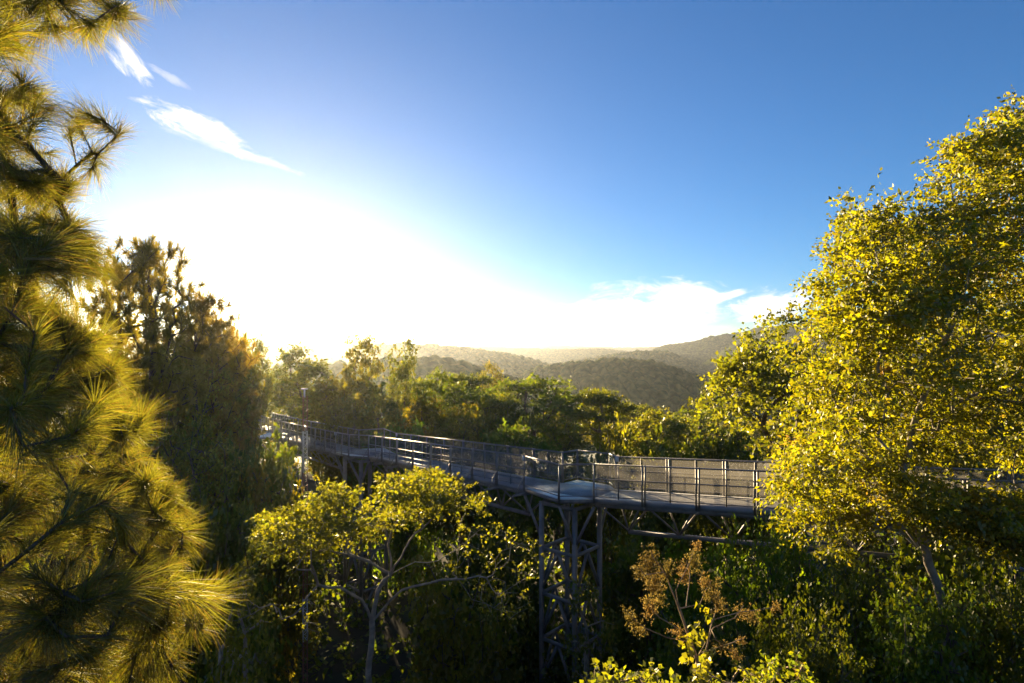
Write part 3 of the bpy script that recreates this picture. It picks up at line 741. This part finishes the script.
# 2 golden tree in front of the right span
rng = np.random.default_rng(202)
poly = [(772, 470), (788, 440), (798, 400), (792, 360), (806, 330), (816, 300), (806, 286), (832, 258), (838, 222), (848, 196), (872, 196), (893, 178), (930, 162), (950, 140), (978, 130), (998, 104), (1060, 90), (1150, 160), (1150, 430), (1100, 500), (1030, 470), (960, 455), (905, 470), (880, 500), (866, 548), (838, 556), (815, 540), (785, 532), (768, 500)]
skirt = [(885, 470), (930, 485), (1000, 488), (1060, 500), (1100, 560), (1010, 545), (950, 525), (905, 520)]
pts = np.vstack((crown_points(poly, 13.0, 2.6, 2100, rng, 190, 20), crown_points(skirt, 11.6, 1.1, 300, rng, 24, 18)))
tb = gnd(962, 12.6)
hero('broadleaf_tree', 'large golden-green broadleaf tree hanging over the right span of the walkway', 'tree',
     [[tb, at(952, 640, 12.5), at(925, 545, 12.4), at(900, 490, 12.5), at(915, 420, 12.7), at(950, 330, 13), at(1000, 250, 13.2), at(1035, 170, 13.3)],
      [at(900, 490, 12.5), at(880, 470, 12.0), at(850, 440, 12), at(830, 380, 12.2)], [at(925, 545, 12.4), at(945, 515, 11.9), at(990, 528, 11.6), at(1040, 530, 11.6)],
      [at(950, 330, 13), at(900, 290, 12.2), at(865, 262, 12)], [at(1000, 250, 13.2), at(975, 200, 12.6), at(985, 160, 12.6)], [at(915, 420, 12.7), at(1010, 380, 12.2), at(1060, 330, 12.4)]],
     pts, rng, .09, .006, 'leaf_gold', dict(k=7, m=9, tl=.5, size=.097, wid=.28, up=.15, droop=.35, flat=.4, out=.8), 'pale_bark', .25, .45, .02, .16, .3)

# 3 tree behind the right span, left of the golden tree
rng = np.random.default_rng(303)
poly = [(690, 408), (703, 384), (735, 352), (752, 330), (785, 310), (806, 304), (850, 300), (880, 320), (890, 470), (800, 475), (770, 450), (735, 440), (715, 425)]
pts = crown_points(poly, 27., 3.6, 620, rng, 50, 16)
tb = gnd(800, 27.5)
hero('broadleaf_tree', 'yellow-green tree behind the right span, its pointed edge against the hills', 'tree',
     [[tb, at(800, 540, 27.4), at(796, 470, 27.3), at(800, 400, 27.2), at(815, 350, 27)], [at(796, 470, 27.3), at(755, 420, 26), at(725, 395, 26)]],
     pts, rng, .26, .012, 'leaf_lime', dict(k=4, m=8, tl=.8, size=.2, wid=.32, up=.15, droop=.3), 'bark', .25, .8)

# 4 spreading flat-topped tree with bare grey limbs
rng = np.random.default_rng(404)
top = [(238, 540), (250, 522), (275, 512), (300, 505), (330, 484), (355, 492), (385, 478), (430, 470), (462, 478), (486, 494), (482, 512), (450, 508), (425, 515), (395, 522), (372, 540), (345, 535), (330, 552), (300, 558), (275, 560)]
rgt = [(470, 500), (500, 520), (535, 545), (540, 600), (510, 640), (470, 610), (440, 560)]
lft = [(225, 560), (260, 560), (270, 600), (240, 640), (215, 620)]
wisp = [(300, 560), (330, 575), (325, 640), (290, 640), (270, 610)]
tb = gnd(366, 15.2); hub = at(372, 622, 15.2)
trunk = [[tb, at(368, 700, 15.2), at(371, 650, 15.2), hub, at(378, 590, 15.2), at(391, 574, 15.2)],
         [hub, at(362, 600, 15.0), at(340, 587, 14.6), at(318, 585, 14.2), at(312, 566, 14)],
         [hub, at(402, 590, 15.4), at(420, 585, 15.6), at(440, 580, 15.9), at(478, 576, 16.2)],
         [at(391, 574, 15.2), at(415, 562, 15.5), at(437, 561, 15.8), at(470, 540, 16.3)],
         [at(391, 574, 15.2), at(388, 545, 15.4), at(398, 520, 15.8)], [at(391, 574, 15.2), at(410, 540, 14.8), at(440, 510, 14.5)],
         [at(391, 574, 15.2), at(370, 562, 15.2), at(340, 553, 15.4), at(300, 548, 15.6)]]
base = tb; t = plant('spreading_tree', base, 'flat-topped spreading tree with bare pale branches below lime leaves, below the walkway', 'tree')
pt = np.vstack((crown_points(top, 15.2, 2.2, 330, rng, 34, 12), crown_points(rgt, 16.4, 1.5, 90, rng), crown_points(lft, 14.2, .8, 36, rng), crown_points(wisp, 14.2, .8, 26, rng)))
P, par, tips = grow(trunk, pt, rng, .22, .4, .06, .22, .62); r = radii(P, par, .08, .005)
link('trunk', limbs_mesh('trunk', P, par, r, M['pale_bark'], base, 7), t)
D = nrm(P[tips]-P[np.maximum(par[tips], 0)]); full = tips[:]
xs = np.arange(len(tips)); pyy = HOR-P[tips][:, 2]/P[tips][:, 1]*FPX; pxx = 512+P[tips][:, 0]/P[tips][:, 1]*FPX
isup = inpoly(pxx, pyy, top)
V1, Q1 = leaves(P[tips[isup]], D[isup], rng, 6, 8, .42, .092, .36, .35, .25, .4)
low_ = tips[~isup]; V2, Q2 = leaves(P[low_], D[~isup], rng, 3, 3, .35, .085, .34, .6, .4, .6)
link('crown', new_mesh('crown', np.vstack((V1, V2))-base, [np.vstack((Q1, Q2+len(V1)))], M['leaf_lime']), t)

# 5 dried plant with rusty seed heads
rng = np.random.default_rng(505); d = 7.
tb = gnd(706, d); t = plant('dry_seed_plant', tb, 'dried plant with rusty brown seed heads rising above yellow leaves at the bottom', 'plant')
S = lambda *p: [at(x, y, d+dz) for x, y, dz in p]
stems = [S((706, 850, 0), (705, 720, 0), (700, 668, 0), (688, 634, .1), (676, 600, .1), (664, 572, .15), (652, 556, .2)),
         [at(680, 612, d+.1), at(676, 590, d), at(690, 562, d-.1), at(694, 550, d-.1)], [at(664, 572, d+.15), at(645, 575, d), at(637, 566, d)],
         S((700, 660, 0), (709, 636, -.1), (716, 610, -.15), (717, 596, -.2)), S((703, 664, 0), (713, 628, .2), (735, 618, .25), (744, 605, .3)),
         S((676, 606, .1), (700, 604, .2), (706, 590, .25), (712, 580, .3)), S((690, 636, .1), (672, 625, -.1), (660, 618, -.2), (648, 606, -.3)),
         S((688, 640, .1), (668, 638, .2), (645, 628, .3), (628, 614, .35)), S((702, 638, .1), (712, 620, .1), (740, 612, .2), (770, 608, .3), (775, 606, .3)),
         S((700, 625, .1), (716, 640, -.1), (730, 650, -.2), (738, 655, -.25)), S((705, 652, 0), (725, 645, .2), (745, 638, .3)), S((688, 600, .1), (690, 575, .3), (686, 560, .35))]
pr = [[tb]+stems[0]]+stems[1:]
Pn = np.zeros((0, 3)); Pp, parp, _ = grow(pr, np.array([at(652, 552, d+.2)]), rng, .2, .12, 0, .05, .9); rp = radii(Pp, parp, .03, .006)
link('stem', limbs_mesh('stem', Pp, parp, rp, M['dry_stem'], tb, 6), t)
heads = [(650, 560, .2, 12, 20), (640, 572, 0, 9, 10), (655, 584, .1, 14, 14), (668, 570, .1, 10, 14), (694, 560, -.1, 10, 16), (684, 572, .3, 8, 16), (697, 545, -.1, 5, 7), (712, 590, .2, 12, 16), (717, 602, -.2, 8, 12), (706, 582, .3, 8, 10), (630, 616, .35, 8, 12), (640, 628, .3, 9, 9), (650, 608, -.3, 9, 12), (648, 600, -.3, 5, 7), (744, 612, .3, 15, 9), (752, 616, .3, 10, 7), (776, 607, .3, 6, 7), (676, 630, 0, 9, 7), (722, 645, -.2, 9, 8), (735, 655, -.25, 8, 8), (742, 640, .3, 6, 6), (722, 604, .1, 7, 8), (800, 672, 0, 7, 12), (660, 600, .1, 9, 9)]
for (hx, hy, dz, a, b) in heads:
    n = int(a*b*.22)+8; q = np.clip(rng.normal(size=(n, 3))*.42, -.72, .72); p = np.stack(((hx+q[:, 0]*a-512)/FPX*(d+dz), d+dz+q[:, 1]*a/FPX*d, -(hy+q[:, 1]*0+q[:, 2]*b-HOR)/FPX*(d+dz)), 1)
    V, Q = leaves(p, nrm(rng.normal(size=(n, 3))), rng, 3, 4, .055, .014, .45, .1, .3, 1)
    sk = MB(tb); cc = at(hx, hy+b*.5, d+dz); sk.add(V, Q)
    for e in p: sk.tube(cc, e, .0022, 3)
    sk.build('seed_head', M['seed'], t)
p = crown_points([(690, 690), (684, 650), (690, 625), (700, 600), (712, 612), (704, 640), (716, 660), (724, 700)], d, .25, 40, rng)
V, Q = leaves(p, nrm(rng.normal(size=p.shape)), rng, 2, 2, .1, .085, .42, .4, .5, .8)
link('foliage', new_mesh('foliage', V-tb, [Q], M['leaf_lime']), t)

# 6 low yellow leafy climbers at the bottom edge
def climber(label, poly, dd, half, n, seed, mat='leaf_lime', sz=.062):
    rng = np.random.default_rng(seed); pts = crown_points(poly, dd, half, n, rng, 14, 11); cx = np.mean([q[0] for q in poly]); tb = gnd(cx, dd)
    hero('leafy_shrub', label, 'shrub', [[tb, tb*.4+at(cx, 720, dd)*.6, at(cx, 690, dd)]], pts, rng, .025, .004, mat, dict(k=3, m=4, tl=.14, size=sz, wid=.42, up=.5, droop=.4), 'dry_stem', .2, .25, 0, .2, .4)
climber('bright yellow leafy shrub along the bottom edge below the lattice tower', [(585, 655), (612, 664), (640, 642), (662, 652), (692, 664), (692, 705), (582, 705)], 6.3, .6, 80, 61)
climber('bright yellow leafy shrub around the foot of the dried seed plant', [(690, 680), (700, 655), (735, 660), (752, 672), (775, 685), (780, 710), (690, 710)], 6.6, .5, 46, 62)
climber('small yellow leafy shrub at the bottom edge right of the dried seed plant', [(755, 676), (768, 660), (800, 655), (815, 676), (820, 705), (755, 705)], 6.9, .4, 46, 63, 'leaf_gold', .055)
# ------------------------------------------------------------ the forest, tree by tree: kind, variant, top (px, py), distance, width px
F = forest
# left slope, against the light
F('pine', 1, 150, 239, 25, 105, 'tall pine standing clear against the bright sky, open crown on a bare trunk', 'pine_tree', 'pine tree')
F('pine', 0, 118, 262, 27, 90, 'pine close behind the needle tufts, left of the tall clear pine', 'pine_tree', 'pine tree')
F('pine', 2, 197, 292, 31, 95, 'pine on the left slope one step below the tall clear pine', 'pine_tree', 'pine tree')
F('pine', 2, 218, 315, 36, 70, 'pine on the left slope next to the sun glow', 'pine_tree', 'pine tree')
F('oval', 1, 236, 330, 44, 44, 'small rounded tree directly left of the brightest sun glow')
F('loose', 1, 292, 346, 75, 50, 'hazy golden tree directly under the sun glow')
F('leafy', 1, 165, 345, 26, 100, 'shaded tree under the tall clear pine')
F('leafy', 0, 200, 366, 30, 90, 'dense shaded tree below the pine by the sun glow')
F('oval', 2, 230, 350, 38, 60, 'golden edged tree above the far end of the walkway')
F('leafy', 2, 196, 420, 24, 130, 'broad shaded tree on the left slope above the pale saplings', )
F('bush', 0, 262, 442, 30, 110, 'dark bush below the far end of the walkway left of the mast', 'forest_bush', 'bush')
F('bush', 2, 270, 470, 27, 90, 'bush under the far walkway end behind the flat-topped tree', 'forest_bush', 'bush')
F('leafy', 0, 140, 400, 22, 130, 'dark tree just behind the hanging pine tufts on the left')
F('bush', 0, 225, 500, 21, 130, 'dark bush between the pine tufts and the flat-topped tree', 'forest_bush', 'bush')
F('sapling', 0, 224, 575, 14, 60, 'thin pale sapling right of the lowest pine tufts', 'sapling', 'sapling')
F('sapling', 1, 250, 560, 15.5, 60, 'thin pale sapling under the left edge of the flat-topped tree', 'sapling', 'sapling')
F('loose', 0, 186, 306, 33, 80, 'leafy tree between the tall clear pine and the next pine down the slope')
F('oval', 0, 213, 326, 40, 80, 'golden edged tree behind the pines left of the sun glow')
F('loose', 0, 118, 318, 30, 100, 'thin tree under the pine behind the needle tufts')
F('oval', 0, 256, 340, 60, 30, 'small tree top just under the left side of the sun glow')
# beyond the left span, tops against the hills
F('loose', 1, 318, 360, 66, 70, 'hazy tree between the sun glow and the two tall roadside trees')
F('oval', 1, 334, 380, 52, 75, 'golden tree behind the first railing posts of the far span')
F('oval', 0, 358, 337, 58, 50, 'tall round-headed tree, left one of the two standing above the ridge')
F('oval', 2, 403, 341, 56, 48, 'tall narrow tree, right one of the two standing above the ridge')
F('oval', 2, 381, 384, 47, 62, 'dense tree below and between the two tall trees')
F('oval', 0, 352, 396, 44, 70, 'sunlit tree directly above the second glass bay')
F('broad', 0, 437, 373, 60, 95, 'rounded dark tree right of the two tall trees')
F('umbrella', 1, 470, 374, 68, 80, 'flat-topped tree left of the two dark spreading umbrella trees')
F('oval', 1, 428, 398, 46, 75, 'yellow lit tree above the middle of the long left span')
F('loose', 0, 492, 363, 110, 36, 'small pale tree standing up above the far treetops')
F('umbrella', 0, 532, 377, 55, 150, 'widest dark umbrella-shaped tree in the centre, above the glass bay')
F('umbrella', 1, 598, 389, 52, 92, 'dark umbrella-shaped tree just right of the widest one')
F('umbrella', 1, 500, 395, 47, 90, 'low umbrella-shaped tree in front of the widest one')
F('broad', 1, 462, 412, 42, 100, 'bushy mid-green tree close behind the left span railing')
F('oval', 2, 560, 415, 44, 80, 'sunlit tree behind the nearest glass bay')
F('broad', 0, 515, 425, 37, 110, 'dark low tree directly behind the end of the left span')
F('bush', 1, 400, 425, 41, 90, 'green bush behind the left span left of its middle', 'forest_bush', 'bush')
F('bush', 2, 610, 430, 36, 90, 'olive bush behind the nearest glass bay and the first right railing', 'forest_bush', 'bush')
F('broad', 1, 655, 413, 58, 90, 'rounded tree in the gap below the wooded dome hill')
F('oval', 0, 688, 421, 46, 70, 'dark tree below the notch between dome hill and golden foliage')
F('broad', 0, 725, 428, 36, 110, 'dark shaded tree directly behind the right span railing')
F('bush', 0, 665, 440, 33, 100, 'dark bush behind the first panels of the right span', 'forest_bush', 'bush')
F('umbrella', 0, 700, 408, 75, 80, 'far flat-topped tree on the valley side below the right mountains')
F('broad', 1, 640, 404, 95, 60, 'far small tree below the dome hill right of the umbrella trees')
# right side, behind the golden tree
F('leafy', 0, 930, 190, 24, 230, 'tall dark tree behind the golden tree on the right edge')
F('leafy', 0, 880, 330, 23, 150, 'dark tree seen through the golden tree above the right span')
F('leafy', 2, 1010, 330, 21, 220, 'dark tree behind the far right end of the walkway')
# below the walkway
F('bush', 0, 492, 520, 25, 130, 'dark bush right of the flat-topped tree behind its bare limbs', 'forest_bush', 'bush')
F('bush', 2, 455, 560, 21, 150, 'olive shaded bush behind the thin right limbs of the flat-topped tree', 'forest_bush', 'bush')
F('bush', 0, 640, 540, 25, 120, 'dark bush right behind the near lattice tower', 'forest_bush', 'bush')
F('bush', 1, 705, 545, 21, 130, 'green bush below the truss behind the dried seed plant', 'forest_bush', 'bush')
F('thicket', 1, 775, 528, 16.5, 150, 'green bush under the right span left of the golden tree trunk', 'forest_bush', 'bush')
F('thicket', 0, 850, 560, 14.5, 170, 'large shaded green bush in the lower right, left of the golden tree trunk', 'forest_bush', 'bush')
F('thicket', 1, 925, 590, 12, 180, 'lower right green bush covering the foot of the golden tree', 'forest_bush', 'bush')
F('thicket', 0, 1010, 575, 12.5, 190, 'dark bush in the bottom right corner', 'forest_bush', 'bush')
F('thicket', 0, 800, 610, 11.5, 170, 'green bush at the bottom right of the dried seed plant', 'forest_bush', 'bush')
F('thicket', 0, 700, 615, 15, 150, 'dark bush behind the stems of the dried seed plant', 'forest_bush', 'bush')
F('bush', 0, 560, 640, 24, 130, 'dark bush at the foot of the near lattice tower', 'forest_bush', 'bush')
F('bush', 0, 452, 640, 24, 110, 'dark bush right of the half hidden lattice tower', 'forest_bush', 'bush')
F('broad', 0, 960, 530, 15.5, 220, 'dark tree under the walkway behind the golden tree trunk')
F('sapling', 1, 592, 572, 19.5, 62, 'slim feathery dark sapling growing in front of the near lattice tower', 'sapling', 'sapling')

# forest floor growth and the closed woods of the valley: nobody could count these
rng = np.random.default_rng(900)
n = 5200; y = rng.uniform(5, 75, n); x = rng.uniform(-1, 1, n)*(y*1.05+7)
pts = np.stack((x, y, ground(x, y)+rng.random(n)**1.5*2.0), 1)
V, Q = leaves(pts, np.tile((0, 0, 1.), (n, 1)), rng, 3, 4, .9, .34, .36, .8, .3, .5)
tag(link('undergrowth', new_mesh('undergrowth', V, [Q], M['leaf_dark'])), kind='stuff')
n = 5200; y = rng.uniform(80, 330, n); x = rng.uniform(-1, 1, n)*(y*1.15)
c = np.stack((x, y, ground(x, y)), 1); c[:, 2] += rng.uniform(7, 12, n); c = c[c[:, 2]+3.5 < -.112*c[:, 1]]
c = (c[:, None, :]+nrm(rng.normal(size=(len(c), 9, 3)))*np.array((3.4, 3.4, 3.0))).reshape(-1, 3)
V, Q = leaves(c, np.tile((0, 0, .4), (len(c), 1)), rng, 2, 2, 1.3, 1.3, .42, .8, .2, .6)
tag(link('valley_woods', new_mesh('valley_woods', V, [Q], M['leaf_mid'])), kind='stuff')
haze()
